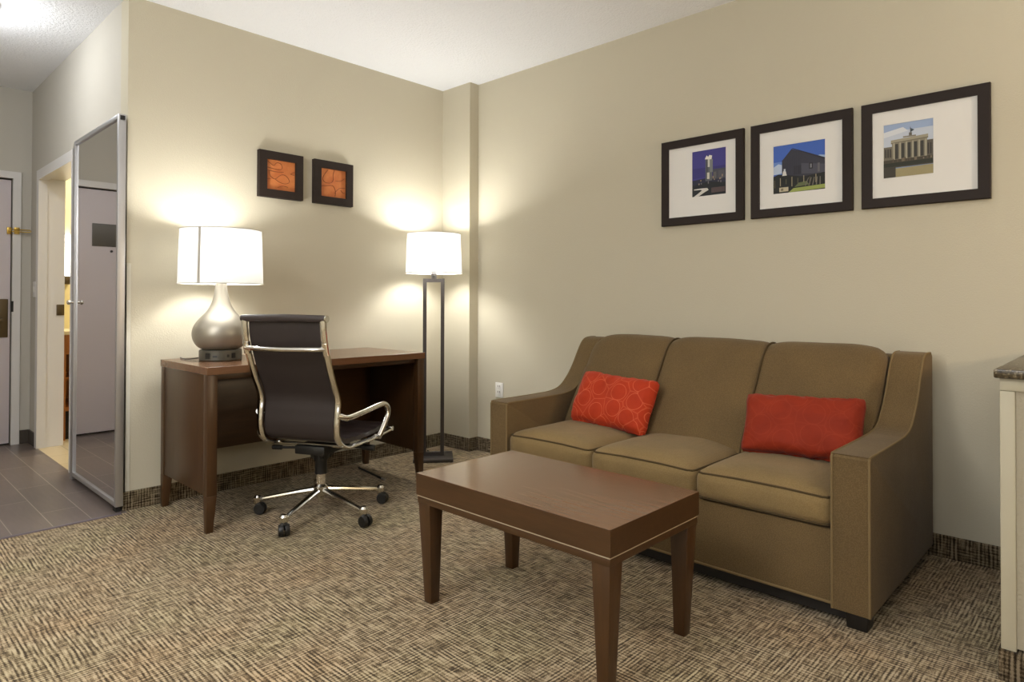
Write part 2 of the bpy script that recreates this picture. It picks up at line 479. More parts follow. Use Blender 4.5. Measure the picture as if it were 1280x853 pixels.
bm = new(); add_tube(bm, [(.44, YE + .013, 1.478), (.44, YE + .004, 1.478)], .010, 14); obj('peephole', bm, M['black'], d1)

# swing bar guard
g = thing('swing_bar_guard', 'brass swing bar security latch beside the entry door', 'latch', (.975, YE - .018, 1.595))
bm = new(); add_box(bm, .912, .938, YE - .006, YE + .012, 1.57, 1.62); bevel(bm, .003); add_tube(bm, [(.925, YE - .006, 1.595), (.925, YE - .035, 1.595)], .006, 8)
obj('door_bracket', bm, M['brass'], g)
bm = new(); add_box(bm, .952, .985, YE - .030, YE - .018, 1.57, 1.62); bevel(bm, .003)
obj('hinge_plate', bm, M['brass'], g)
bm = new(); add_tube(bm, [(.935, YE - .04, 1.603), (1.045, YE - .04, 1.603), (1.052, YE - .04, 1.595), (1.045, YE - .04, 1.587), (.935, YE - .04, 1.587)], .0045, 8, closed=True)
obj('swing_bar', bm, M['brass'], g)

# light switch on the hall wall
s = thing('light_switch', 'small white light switch on the hall wall near its far corner', 'switch', (XH, 5.90, 1.16))
obj('switch_plate', bx(XH - .006, XH, 5.865, 5.94, 1.10, 1.215, .003), M['casing'], s)
obj('rocker', bx(XH - .010, XH - .006, 5.89, 5.915, 1.135, 1.18, .002), M['white_plastic'], s)

# strike plate on the bathroom jamb
tag(obj('strike_plate', bx(1.165, 1.213, D1 - .026, D1 - .018, .965, 1.045, .002), M['bronze']), 'bronze strike plate set in the white bathroom door jamb', 'strike plate')

# mirrored sliding door
MX, MY0, MY1, MZ0, MZ1 = 1.01, 3.725, 4.592, .03, 2.03
m = thing('sliding_mirror_door', 'tall sliding mirror door in a silver frame on the hall wall', 'door', (MX + .018, (MY0 + MY1) / 2, 0))
SF = .024
obj('mirror_panel', bx(MX + .010, MX + .026, MY0 + SF - .004, MY1 - SF + .004, MZ0 + SF - .004, MZ1 - SF + .004), M['mirror'], m)
obj('stile', bx(MX, MX + .036, MY0, MY0 + SF, MZ0, MZ1, .002), M['alu'], m)
obj('stile', bx(MX, MX + .036, MY1 - SF, MY1, MZ0, MZ1, .002), M['alu'], m)
obj('rail', bx(MX + .001, MX + .035, MY0 + SF, MY1 - SF, MZ0, MZ0 + SF, .002), M['alu'], m)
obj('rail', bx(MX + .001, MX + .035, MY0 + SF, MY1 - SF, MZ1 - SF, MZ1, .002), M['alu'], m)
obj('back_strip', bx(MX + .004, MX + .046, MY1, MY1 + .05, .005, MZ1 - .03, .002), M['alu'], m)
bm = new(); add_lathe(bm, [(.004, 0), (.008, .001), (.008, .012), (.013, .016), (.014, .026), (.010, .032), (.002, .033)], 16)
bmesh.ops.rotate(bm, verts=bm.verts[:], cent=(0, 0, 0), matrix=Matrix.Rotation(-PI / 2, 3, 'Y')); bmesh.ops.translate(bm, verts=bm.verts[:], vec=(MX, MY1 - .016, 1.065))
obj('knob', bm, M['chrome'], m)
bm = new(); add_box(bm, MX + .008, MX + .03, MY0 - .004, MY0, 2.0, 2.022); obj('hanger_bolt', bm, M['gap'], m)
obj('floor_guide', bx(MX + .008, MX + .03, MY0 + .02, MY0 + .07, 0, .03), M['gap'], m)
obj('hanger', bx(MX + .03, XH, MY0 + .08, MY1 - .08, MZ1 - .06, MZ1 - .01), M['gap'], m)

# bathroom vanity and light glimpsed through the doorway
VX0, VY0 = 1.235, 5.93
v_ = thing('bathroom_vanity', 'honey brown wooden vanity glimpsed through the bathroom doorway', 'vanity', (1.6, 6.2, 0))
obj('side_panel', bx(VX0, VX0 + .03, VY0, 6.47, 0, .81, .002), M['oak'], v_)
obj('side_panel', bx(1.92, 1.95, VY0, 6.47, 0, .81, .002), M['oak'], v_)
obj('back_panel', bx(VX0 + .03, 1.92, 6.44, 6.47, .1, .81), M['oak'], v_)
obj('shelf', bx(VX0 + .03, 1.92, VY0 + .03, 6.44, .22, .25), M['oak'], v_)
obj('shelf', bx(VX0 + .03, 1.92, VY0 + .03, 6.44, .46, .48), M['oak'], v_)
obj('top_rail', bx(VX0 + .03, 1.92, VY0, VY0 + .03, .66, .81, .002), M['oak'], v_)
obj('toe_kick', bx(VX0 + .03, 1.92, VY0 + .06, VY0 + .08, 0, .22), M['gap'], v_)
obj('countertop', bx(VX0 - .006, 1.97, VY0 - .015, 6.48, .81, .84, .004), plain('vanity_top', lin(225, 214, 180), .3), v_)
sc = thing('vanity_light', 'glowing white wall sconce above the bathroom vanity', 'sconce', (1.37, 6.48, 1.35))
obj('bracket', bx(1.345, 1.395, 6.40, 6.482, 1.21, 1.28, .004), M['bronze'], sc)
bm = new(); add_lathe(bm, [(.03, 1.28), (.038, 1.29), (.038, 1.61), (.03, 1.62)], 20, 1.37, 6.42)
obj('glass_tube', bm, glow('sconce_glow', (1, .93, .8, 1), 9), sc)

# hall ceiling light
hl = thing('ceiling_light', 'round flush ceiling light with a metal rim in the hall', 'ceiling light', (.44, 4.42, ZC))
bm = new(); add_lathe(bm, [(.165, ZC), (.17, ZC - .005), (.17, ZC - .03), (.16, ZC - .034), (.155, ZC - .03)], 48, .44, 4.42, cap=False); obj('rim', bm, M['alu'], hl)
bm = new(); add_lathe(bm, [(.156, ZC - .025), (.15, ZC - .05), (.11, ZC - .075), (.05, ZC - .088), (.004, ZC - .09)], 48, .44, 4.42, cap=False); obj('diffuser', bm, glow('dome_glow', (1, .98, .96, 1), 6), hl)

# wall outlet left of the sofa
o_ = thing('wall_outlet', 'white double power socket on the wall left of the sofa', 'outlet', (XS, 3.228, .455))
obj('cover_plate', bx(XS - .006, XS, 3.19, 3.265, .40, .505, .003), M['white_plastic'], o_)
for zz in (.425, .465):
    so = obj('socket', bx(XS - .009, XS - .006, 3.21, 3.245, zz, zz + .03, .003), M['white_plastic'], o_)
    bm = new(); add_box(bm, XS - .0095, XS - .0088, 3.217, 3.221, zz + .009, zz + .022); add_box(bm, XS - .0095, XS - .0088, 3.234, 3.238, zz + .009, zz + .022); obj('slot', bm, M['gap'], so)

# ------------------------------------------------------------------ half wall on the right
hw = thing('half_wall', 'cream half wall with dark granite top at the right edge', 'half wall', (2.8, -.3, 0))
HY, HX = .277, 2.33
obj('panel', bx(HX + .006, XS - .012, -1.3, HY - .006, BH, .83), M['panel'], hw)
obj('corner_trim', bx(HX, HX + .05, HY - .036, HY, BH - .01, .825, .003), M['trim_white'], hw)
obj('top_trim', bx(HX, XS - .012, -1.3, HY, .826, .862, .002), M['trim_white'], hw)
obj('countertop', bx(HX - .02, XS - .012, -1.3, HY + .012, .862, .888, .005), M['granite'], hw)
bm = new(); add_box(bm, HX - .012, XS - .012, -1.3, HY + .006, 0, BH - .008); obj('carpet_base', bevel(bm, .004), M['base_y'], hw)

# ------------------------------------------------------------------ sofa
sf = thing('sofa', 'olive tan three seat sofa with piped sloping arms against the right wall', 'sofa', (2.76, 1.477, 0))
SX0, SX1 = 2.31, 3.212
AR0, AR1, AL0, AL1 = .61, .73, 2.23, 2.345
BZ = .062
prof_top = [(2.311, .565), (2.318, .573), (2.33, .577), (2.48, .577), (2.66, .578), (2.77, .582), (2.85, .60), (2.915, .648), (2.97, .712), (3.02, .79), (3.055, .838), (3.09, .862), (3.14, .869), (3.19, .868)]
pt = [(p.x, p.y) for p in catmull([(a, b, 0) for a, b in prof_top], 5)]
def arm(y0, y1):
    bm = new()
    poly = [(SX0, BZ)] + pt + [(SX1, .85), (SX1, BZ)]
    add_prism(bm, poly, 'y', y0, y1)
    bmesh.ops.recalc_face_normals(bm, faces=bm.faces[:])
    es = [e for e in bm.edges if len(e.link_faces) == 2 and e.calc_face_angle(0) > .6]
    bmesh.ops.bevel(bm, geom=es, offset=.008, segments=3, profile=.5, affect='EDGES', clamp_overlap=True)
    return bm
for y0, y1 in ((AR0, AR1), (AL0, AL1)):
    a_ = obj('arm', arm(y0, y1), M['sofa'], sf, .5)
    bm = new()
    for yy, s_ in ((y0 + .003, -1), (y1 - .003, 1)):
        path = [(SX0 + .001, yy, BZ)] + [(x if x > 2.33 else x - .001, yy, z - .0015) for x, z in pt]
        add_tube(bm, path, .0042, 7)
    obj('piping', bm, M['piping'], a_)
# base / front rail
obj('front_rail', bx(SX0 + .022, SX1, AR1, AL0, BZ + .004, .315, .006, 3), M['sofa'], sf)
bm = new(); add_tube(bm, [(SX0 + .02, AR1, BZ + .008), (SX0 + .02, AL0, BZ + .008)], .005, 7); obj('rail_piping', bm, M['piping'], sf)
obj('back_frame', bx(3.10, SX1, AR1 - .01, AL0 + .01, .30, .855, .02, 3), M['sofa'], sf)
# seat cushions
cw = (AL0 - AR1) / 3
for k in range(3):
    yc = AR1 + cw * (k + .5)
    hx_, hy_, hz_ = .285, cw / 2 + .002, .055
    bm = rounded_block(hx_, hy_, hz_, .034)
    for v in bm.verts:
        fx, fy = v.co.x / hx_, v.co.y / hy_
        cr = (1 - fx ** 6) * (1 - abs(fy) ** 3)
        if v.co.z > 0: v.co.z += .032 * cr
        w = mnoise.noise(Vector((v.co.x * 7 + k * 9, v.co.y * 7, 0))) * .004
        if v.co.z > 0: v.co.z += w * cr
        if fx < -.9: v.co.x -= .010 * (1 - fy ** 4) * (1 - (v.co.z / hz_) ** 2 if abs(v.co.z) < hz_ else 0)
    bmesh.ops.translate(bm, verts=bm.verts[:], vec=(SX0 + .005 + hx_, yc, .318 + hz_))
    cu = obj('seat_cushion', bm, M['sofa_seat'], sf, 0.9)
    bm = new()
    for zz in (.318 + 2 * hz_ - .0085, .318 + .009):
        x0 = SX0 + .0125; y0 = yc - hy_ + .010; y1 = yc + hy_ - .010; rr = .024; up_ = .0055 if zz > .35 else 0
        pts = [(x0 + .5, y0, zz), (x0 + rr, y0, zz), (x0 + .3 * rr, y0 + .3 * rr, zz), (x0, y0 + rr, zz), (x0, yc - .09, zz + up_ * .9), (x0, yc, zz + up_), (x0, yc + .09, zz + up_ * .9), (x0, y1 - rr, zz), (x0 + .3 * rr, y1 - .3 * rr, zz), (x0 + rr, y1, zz), (x0 + .5, y1, zz)]
        add_tube(bm, pts, .0044, 7)
    obj('piping', bm, M['piping_dark'], cu)
# back cushions (slanted, rounded over the top)
bprof = [(2.70, .40), (2.735, .47), (2.80, .58), (2.87, .70), (2.935, .80), (2.985, .862), (3.04, .892), (3.10, .895), (3.15, .875), (3.165, .82), (3.16, .60), (3.14, .42)]
bp = [(p.x, p.y) for p in catmull([(a, b, 0) for a, b in bprof], 4)]
for k in range(3):
    y0 = AR1 + cw * k + (.0015 if k else .008); y1 = AR1 + cw * (k + 1) - (.0015 if k < 2 else .022)
    bm = new()
    NY = 22
    rows = []
    cx_, cz_ = 3.02, .64
    for j in range(NY + 1):
        s_ = -1 + 2 * j / NY
        s_ = math.copysign(1 - (1 - abs(s_)) ** 1.6, s_)
        yy = (y0 + y1) / 2 + s_ * (y1 - y0) / 2
        puff = (1 - s_ ** 6)
        edge = 0.018 * (1 - puff)
        if (k == 2 and s_ > .5) or (k == 0 and s_ < -.5): edge += (.012 if k == 2 else .03) * max(0, (abs(s_) - .78) / .22) ** 2
        row = []
        endk = 1.0
        if k == 0: endk = 1 if s_ > 0 else 1
        # the outer shoulders of the end cushions drop a little
        drop = 0
        if k == 0 and s_ < 0: drop = .030 * max(0, -s_ - .3) ** 2
        if k == 2 and s_ > 0: drop = .045 * max(0, s_ - .35) ** 2.4
        for i, (x, z) in enumerate(bp):
            d = Vector((cx_ - x, cz_ - z)); d.normalize()
            wob = mnoise.noise(Vector((x * 6, yy * 6, z * 6 + k))) * .004 * puff
            row.append(bm.verts.new((x + d.x * (edge + wob), yy, z + d.y * (edge + wob) - drop * (1 if z > .75 else 0))))
        rows.append(row)
    for a, b in zip(rows, rows[1:]):
        for i in range(len(bp) - 1):
            bm.faces.new((a[i], a[i + 1], b[i + 1], b[i]))
        bm.faces.new((a[-1], a[0], b[0], b[-1]))
    bm.faces.new(rows[0]); bm.faces.new(rows[-1][::-1])
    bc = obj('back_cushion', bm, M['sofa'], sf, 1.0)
    if k > 0:
        bm = new(); add_tube(bm, [(x + (3.02 - x) * .028 + .004, y0 - .0015, z + (.64 - z) * .045) for x, z in bp[:30]], .0042, 7)
        obj('seam_piping', bm, M['piping_dark'], bc)
for fx, fy in ((2.335, .622), (2.335, 2.26), (3.10, .64), (3.10, 2.25)):
    bm = new(); vv = add_box(bm, fx, fx + .075, fy, fy + .075, 0, BZ + .004)
    for v in vv[:4]: v.co.x += (.006 if v.co.x < fx + .03 else -.006); v.co.y += (.006 if v.co.y < fy + .03 else -.006)
    obj('foot', bevel(bm, .003), M['foot'], sf)
obj('dark_base_shade', bx(SX0 + .055, SX1 - .03, AR0 + .055, AL1 - .055, .016, BZ + .004), M['foot'], sf)  # dark base in black, also painting in the shadow under the sofa

# throw pillows
def pillow(name, label, mat, cy, cx, z0, w, h, th, lean, tilt, seed, yaw=0):
    bm = new()
    bmesh.ops.create_cube(bm, size=2)
    bmesh.ops.subdivide_edges(bm, edges=bm.edges[:], cuts=22, use_grid_fill=True)
    for v in bm.verts:
        u, q, s_ = v.co.y, v.co.z, v.co.x
        # a soft edged lumbar pillow: thick middle, pinched seams
        e = (1 - abs(u) ** 5) ** .5 * (1 - abs(q) ** 4) ** .5 if abs(u) < 1 and abs(q) < 1 else 0
        t = th * (.16 + .84 * e)
        wr = mnoise.noise(Vector((u * 2.6 + seed, q * 2.2, s_ * 2))) * .011 + mnoise.noise(Vector((u * 11 + seed, q * 2.2, s_))) * .008 * (.15 + abs(q) ** 2) + mnoise.noise(Vector((u * 2.5 + seed, q * 10, s_ + 5))) * .006 * abs(u) ** 3
        rx = w / 2 * (1 - .035 * (1 - abs(u)) * 0 - .03 * q * q * 0) 
        pin = 1 - .045 * (1 - q * q) * abs(u) ** 3
        pin2 = 1 - .05 * (1 - u * u) * abs(q) ** 3
        # round the corners slightly
        cr = max(0, abs(u) - .86) / .14 * max(0, abs(q) - .76) / .24
        v.co = Vector((s_ * (t / 2 + wr * (e > .02)), u * rx * pin * (1 - .035 * cr), q * h / 2 * pin2 * (1 - .06 * cr) + wr * abs(q) ** 3 * .8))
    zmin = min(v.co.z for v in bm.verts)
    o = obj(name, bm, mat, None, 1.2)
    o.rotation_euler = (0, 0, 0)
    R = Matrix.Rotation(yaw, 4, 'Z') @ Matrix.Rotation(lean, 4, 'Y') @ Matrix.Rotation(tilt, 4, 'X')
    o.matrix_world = Matrix.Translation((cx, cy, z0)) @ R
    return tag(o, label, 'cushion')
pillow('throw_pillow', 'orange lumbar pillow with a ring pattern at the left end of the sofa', M['pillow_a'], 1.895, 2.735, .574, .475, .275, .125, math.radians(25), math.radians(2.2), 3, math.radians(-3))
pillow('throw_pillow', 'plain red orange lumbar pillow beside the right arm of the sofa', M['pillow_b'], .972, 2.722, .574, .47, .255, .125, math.radians(25), math.radians(-2.6), 11, math.radians(2))

# ------------------------------------------------------------------ coffee table
ct = thing('coffee_table', 'dark walnut coffee table with tapered legs in front of the sofa', 'coffee table', (1.715, 1.445, 0))
TX0, TX1, TY0, TY1, TZ = 1.465, 1.965, 1.025, 1.868, .46
tp = bx(TX0, TX1, TY0, TY1, .383, TZ, .0012, 2)
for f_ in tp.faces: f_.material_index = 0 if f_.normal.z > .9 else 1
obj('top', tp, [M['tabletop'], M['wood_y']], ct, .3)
obj('inlay_strip', bx(TX0 + .003, TX1 - .003, TY0 + .003, TY1 - .003, .3785, .383), M['inlay'], ct)
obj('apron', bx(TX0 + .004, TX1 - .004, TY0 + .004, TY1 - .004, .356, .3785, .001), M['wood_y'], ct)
def taper_leg(x0, x1, y0, y1, z0, z1, bx0, bx1, by0, by1, knee=None):
    bm = new(); vv = add_box(bm, x0, x1, y0, y1, z0, z1)
    vv[0].co.xy = (bx0, by0); vv[1].co.xy = (bx1, by0); vv[2].co.xy = (bx0, by1); vv[3].co.xy = (bx1, by1)
    return bevel(bm, .002)
L1, L2 = .062, .038
for ix in (0, 1):
    for iy in (0, 1):
        x0 = TX0 + .006 if ix == 0 else TX1 - .006 - L1; y0 = TY0 + .006 if iy == 0 else TY1 - .006 - L1
        bx0 = x0 + .016 if ix == 0 else x0 + L1 - L2 - .016 ; by0 = y0 + .016 if iy == 0 else y0 + L1 - L2 - .016
        obj('leg', taper_leg(x0, x0 + L1, y0, y0 + L1, 0, .356, bx0, bx0 + L2, by0, by0 + L2), M['wood_z'], ct)

# ------------------------------------------------------------------ desk
dk = thing('desk', 'walnut writing desk with panelled sides against the back wall', 'desk', (1.845, 3.4, 0))
DX0, DX1, DY0, DY1, DZT = 1.212, 2.482, 3.092, 3.70, .768
obj('desktop', bx(DX0 - .004, DX1 + .004, DY0 - .004, DY1, DZT - .036, DZT, .0015), M['desktop'], dk, .3)
LG = .046
for ix in (0, 1):
    for iy in (0, 1):
        x0 = DX0 if ix == 0 else DX1 - LG; y0 = DY0 if iy == 0 else DY1 - LG
        bm = new(); add_box(bm, x0, x0 + LG, y0, y0 + LG, .17, DZT - .036)
        vv = add_box(bm, x0, x0 + LG, y0, y0 + LG, 0, .17)
        for v in vv[:4]:
            if ix == 0: v.co.x = x0 if v.co.x < x0 + .02 else x0 + .031
            else: v.co.x = x0 + .015 if v.co.x < x0 + .02 else x0 + LG
            v.co.y = (y0 + .004 if iy == 0 else y0 + .012) if v.co.y < y0 + .02 else (y0 + .034 if iy == 0 else y0 + LG - .004)
        obj('leg', bevel(bm, .002), M['wood_z'], dk)
for x0 in (DX0 + .003, DX1 - .023):
    obj('side_panel', bx(x0, x0 + .02, DY0 + LG, DY1 - LG, .172, DZT - .036, .001), M['wood_z'], dk)
obj('modesty_panel', bx(DX0 + .023, DX1 - .023, 3.62, 3.638, .27, DZT - .036, .001), M['wood_x'], dk)
obj('top_rail', bx(DX0 + LG, DX1 - LG, DY0 + .03, DY0 + .048, DZT - .062, DZT - .036, .001), M['wood_x'], dk)

# ------------------------------------------------------------------ table lamp
LX, LY = 1.425, 3.468
tl = thing('table_lamp', 'table lamp with gourd shaped metallic body and white drum shade on the desk', 'lamp', (LX, LY, DZT))
bm = new(); add_lathe(bm, [(.100, DZT), (.104, DZT + .004), (.104, DZT + .050), (.100, DZT + .055), (.05, DZT + .056)], 48, LX, LY)
ob = obj('outlet_base', bm, M['outlet_box'], tl)
va = math.atan2(-LY, -LX)
def on_base(da, z, w, h, mat, name):
    bm = new(); add_box(bm, .099, .1055, -w / 2, w / 2, z - h / 2, z + h / 2)
    bmesh.ops.rotate(bm, verts=bm.verts[:], cent=(0, 0, 0), matrix=Matrix.Rotation(va + da, 3, 'Z')); bmesh.ops.translate(bm, verts=bm.verts[:], vec=(LX, LY, DZT))
    obj(name, bm, mat, ob)
on_base(.62, .027, .022, .026, M['black'], 'socket'); on_base(-.62, .027, .026, .030, M['black'], 'socket'); on_base(.34, .026, .012, .014, M['black'], 'usb_port'); on_base(-.26, .024, .022, .010, M['black'], 'rocker_switch')
prof = [(.078, .056), (.098, .062), (.118, .078), (.132, .103), (.1385, .130), (.137, .155), (.129, .18), (.112, .207), (.092, .230), (.072, .252), (.055, .278), (.044, .305), (.036, .335), (.031, .365), (.028, .40), (.027, .43)]
pp = [(p.x, p.y + DZT) for p in catmull([(a, b, 0) for a, b in prof], 4)]
bm = new(); add_lathe(bm, pp, 56, LX, LY); obj('body', bm, M['nickel'], tl)
bm = new(); add_tube(bm, [(LX, LY, DZT + .43), (LX, LY, DZT + .50)], .012, 12); obj('socket_stem', bm, M['chrome'], tl)
def shade(cx, cy, z0, z1, r0, r1, root, seam=None):
    bm = new(); add_lathe(bm, [(r0, z0), (r0 + (r1 - r0) * .5, (z0 + z1) / 2), (r1, z1)], 72, cx, cy, cap=False)
    sh = obj('lamp_shade', bm, M['shade'], root, 1.2)
    bm = new()
    for r, z in ((r0, z0), (r1, z1)):
        bm = new(); add_tube(bm, [(cx + r * math.cos(2 * PI * k / 72), cy + r * math.sin(2 * PI * k / 72), z) for k in range(72)], .0024, 6, closed=True)
        obj('shade_trim', bm, M['shade_trim'], sh)
    if seam is not None:
        bm = new()
        q = [(cx + (r + .0006) * math.cos(seam + d), cy + (r + .0006) * math.sin(seam + d), z) for r, z, d in ((r0, z0, -.032), (r0, z0, .032), (r1, z1, .032), (r1, z1, -.032))]
        bm.faces.new([bm.verts.new(p) for p in q])
        q2 = [(cx + (r + .0018) * math.cos(seam + d), cy + (r + .0018) * math.sin(seam + d), z) for r, z, d in ((r0, z0, -.032), (r0, z0, .032), (r1, z1, .032), (r1, z1, -.032))]
        bm.faces.new([bm.verts.new(p) for p in q2])
        obj('shade_seam', bm, M['shade_trim'], sh)
    # spider ring carrying the shade
    bm = new()
    zt = z1 - .03
    for k in range(3):
        a = seam or 0
        a = a + .9 + k * 2 * PI / 3
        rr = r0 + (r1 - r0) * (zt - z0) / (z1 - z0)
        add_tube(bm, [(cx + .012 * math.cos(a), cy + .012 * math.sin(a), zt), (cx + rr * math.cos(a), cy + rr * math.sin(a), zt)], .002, 6)
    obj('shade_spider', bm, M['alu'], sh)
    return sh
shade(LX, LY, 1.166, 1.446, .207, .198, tl, va - .52)
bm = new(); add_lathe(bm, [(.012, 1.268), (.03, 1.29), (.034, 1.315), (.028, 1.345), (.004, 1.362)], 20, LX, LY); obj('bulb', bm, glow('bulb_glow', (1, .93, .8, 1), 4), tl)
bm = new(); add_tube(bm, catmull([(LX - .095, LY + .045, DZT + .012), (LX - .13, LY + .09, DZT + .005), (LX - .135, LY + .16, DZT + .004), (LX - .12, LY + .225, DZT + .004)], 6), .003, 6); obj('power_cord', bm, M['black'], tl)

# ------------------------------------------------------------------ floor lamp
vd = Vector((2.787, 3.373, 0)).normalized()
FL = Vector((2.787, 3.373, 0)) + vd * .125
ang = math.atan2(vd.y, vd.x) - PI / 2          # local x runs across the view, local y runs away
fl = thing('floor_lamp', 'floor lamp with rectangular metal frame and white drum shade right of the desk', 'lamp', FL, ang)
obj('base_plate', bx(-.133, .133, -.125, .125, 0, .022, .003), M['steel'], fl, local=True)
bm = new()
FW, FT = .073, .025
add_box(bm, -FW, -FW + FT, -.0125, .0125, .022, 1.232); add_box(bm, FW - FT, FW, -.0125, .0125, .022, 1.232)
add_box(bm, -FW + FT, FW - FT, -.0125, .0125, 1.207, 1.232); add_box(bm, -FW + FT, FW - FT, -.0125, .0125, .022, .046)
obj('frame', bm, M['steel'], fl, local=True)
bm = new(); add_lathe(bm, [(.019, 1.232), (.019, 1.268), (.014, 1.272), (.014, 1.32)], 20); obj('neck', bm, M['steel'], fl, local=True)
bm = new(); add_box(bm, -.010, .010, -.030, -.019, 1.243, 1.251); obj('switch', bm, M['black'], fl, local=True)
def shade_local(z0, z1, r0, r1, root):
    bm = new(); add_lathe(bm, [(r0, z0), ((r0 + r1) / 2, (z0 + z1) / 2), (r1, z1)], 72, cap=False)
    sh = obj('lamp_shade', bm, M['shade'], root, 1.2, local=True)
    bm = new()
    for r, z in ((r0, z0), (r1, z1)):
        bm = new(); add_tube(bm, [(r * math.cos(2 * PI * k / 72), r * math.sin(2 * PI * k / 72), z) for k in range(72)], .0022, 6, closed=True)
        obj('shade_trim', bm, M['shade_trim'], sh, local=True)
    bm = new()
    for k in range(3):
        a = .5 + k * 2 * PI / 3
        add_tube(bm, [(.012 * math.cos(a), .012 * math.sin(a), z1 - .03), (r1 * math.cos(a), r1 * math.sin(a), z1 - .03)], .002, 6)
    obj('shade_spider', bm, M['alu'], sh, local=True)
shade_local(1.268, 1.536, .192, .181, fl)
bm = new(); add_lathe(bm, [(.012, 1.36), (.03, 1.38), (.034, 1.41), (.028, 1.44), (.004, 1.455)], 20); obj('bulb', bm, glow('bulb_glow_b', (1, .93, .8, 1), 4), fl, local=True)
bm = new(); add_tube(bm, catmull([(-.02, .0, .03), (-.035, .03, .05), (-.04, .1, .028), (-.03, .14, .006), (.02, .2, .004)], 6), .003, 6); obj('power_cord', bm, M['black'], fl, local=True)

# ------------------------------------------------------------------ office chair (local x forward, y left)
CHX, CHY, TH = 1.73, 2.98, math.radians(26)
ch = thing('office_chair', 'high back swivel office chair in dark brown with chrome frame at the desk', 'chair', (CHX, CHY, 0), TH)
HWD = .215
raw = [(-.310, .995), (-.305, .93), (-.290, .86), (-.258, .77), (-.233, .71), (-.190, .615), (-.192, .545), (-.195, .475), (-.176, .41), (-.115, .375), (-.04, .370), (.10, .368), (.22, .374), (.325, .382)]
sp_ = catmull([(a, 0, b) for a, b in raw], 6)
def off(pts, d):
    out = []
    for i, p in enumerate(pts):
        t = (pts[min(i + 1, len(pts) - 1)] - pts[max(i - 1, 0)]).normalized()
        nrm = Vector((-t.z, 0, t.x))       # points forward of the back, up over the seat
        out.append(p + nrm * d)
    return out
sgn = 1 if off(sp_, .01)[3].x > sp_[3].x else -1
def sling(pts, w, th, ribs=0):
    a = off(pts, sgn * (.016 + th)); b = off(pts, sgn * .016)
    bm = new(); NY = 8
    def grid(cv):
        g_ = []
        for i, p in enumerate(cv):
            g_.append([bm.verts.new((p.x, -w + 2 * w * j / NY, p.z)) for j in range(NY + 1)])
        return g_
    if ribs:
        for i, p in enumerate(a):
            tt = (i % ribs) / ribs
            p += (a[i] - b[i]).normalized() * .004 * math.sin(PI * tt)
    A, B = grid(a), grid(b)
    n_ = len(pts)
    for G, s_ in ((A, 1), (B, -1)):
        for i in range(n_ - 1):
            for j in range(NY):
                q = (G[i][j], G[i + 1][j], G[i + 1][j + 1], G[i][j + 1]); bm.faces.new(q if s_ > 0 else q[::-1])
    for i in range(n_ - 1):
        for j in (0, NY): bm.faces.new((A[i][j], A[i + 1][j], B[i + 1][j], B[i][j]))
    for i in (0, n_ - 1):
        for j in range(NY): bm.faces.new((A[i][j], A[i][j + 1], B[i][j + 1], B[i][j]))
    return bm
split = 6 * 8 + 2
obj('backrest', sling(sp_[:split + 1], HWD - .012, .014), M['mesh_back'], ch, .8, local=True)
obj('seat', sling(sp_[split:], HWD - .012, .020, 4), M['leather'], ch, .8, local=True)
for s_ in (-1, 1):
    bm = new(); add_tube(bm, [(p.x, s_ * HWD, p.z) for p in sp_], .0175, 12, flat=.6); obj('side_rail', bm, M['chrome'], ch, local=True)
bm = new(); add_tube(bm, [(-.306, -HWD - .016, .996), (-.306, -HWD + .004, .996), (-.306, 0, .999), (-.306, HWD - .004, .996), (-.306, HWD + .016, .996)], [.015, .0175, .0185, .0175, .016], 14); tr_ = obj('top_roll', bm, M['leather'], ch, local=True)
bm = new(); add_tube(bm, [(-.306, -HWD - .019, .996), (-.306, -HWD - .012, .996)], .0165, 14); obj('end_cap', bm, M['chrome'], tr_, local=True)
bm = new(); add_tube(bm, [(.330, -HWD - .014, .384), (.330, HWD + .014, .384)], .0135, 12); obj('front_roll', bm, M['chrome'], ch, local=True)
bm = new(); add_tube(bm, catmull([(-.292, -HWD, .857), (-.322, -HWD + .05, .857), (-.338, 0, .855), (-.322, HWD - .05, .857), (-.292, HWD, .857)], 6), .0155, 12, flat=.8)
cbx = obj('cross_bar', bm, M['chrome'], ch, local=True)
for s_ in (-1, 1):
    bm = new(); add_tube(bm, [(-.297, s_ * HWD, .885), (-.283, s_ * HWD, .83)], .0175, 12); obj('clamp', bm, M['chrome'], cbx, local=True)
for s_ in (-1, 1):
    bm = new()
    pth = catmull([(-.196, s_ * (HWD + .006), .538), (-.172, s_ * (HWD + .022), .528), (-.14, s_ * (HWD + .03), .522), (-.02, s_ * (HWD + .032), .529), (.15, s_ * (HWD + .032), .540), (.205, s_ * (HWD + .032), .537), (.238, s_ * (HWD + .032), .512), (.236, s_ * (HWD + .032), .475), (.205, s_ * (HWD + .030), .43), (.165, s_ * (HWD + .022), .375)], 6)
    add_tube(bm, pth, .0145, 12)
    ar = obj('armrest', bm, M['chrome'], ch, local=True)
    bm = new(); add_tube(bm, [(.165, s_ * (HWD + .032), .374), (.165, s_ * (HWD - .004), .374)], .013, 12); obj('arm_boss', bm, M['chrome'], ar, local=True)
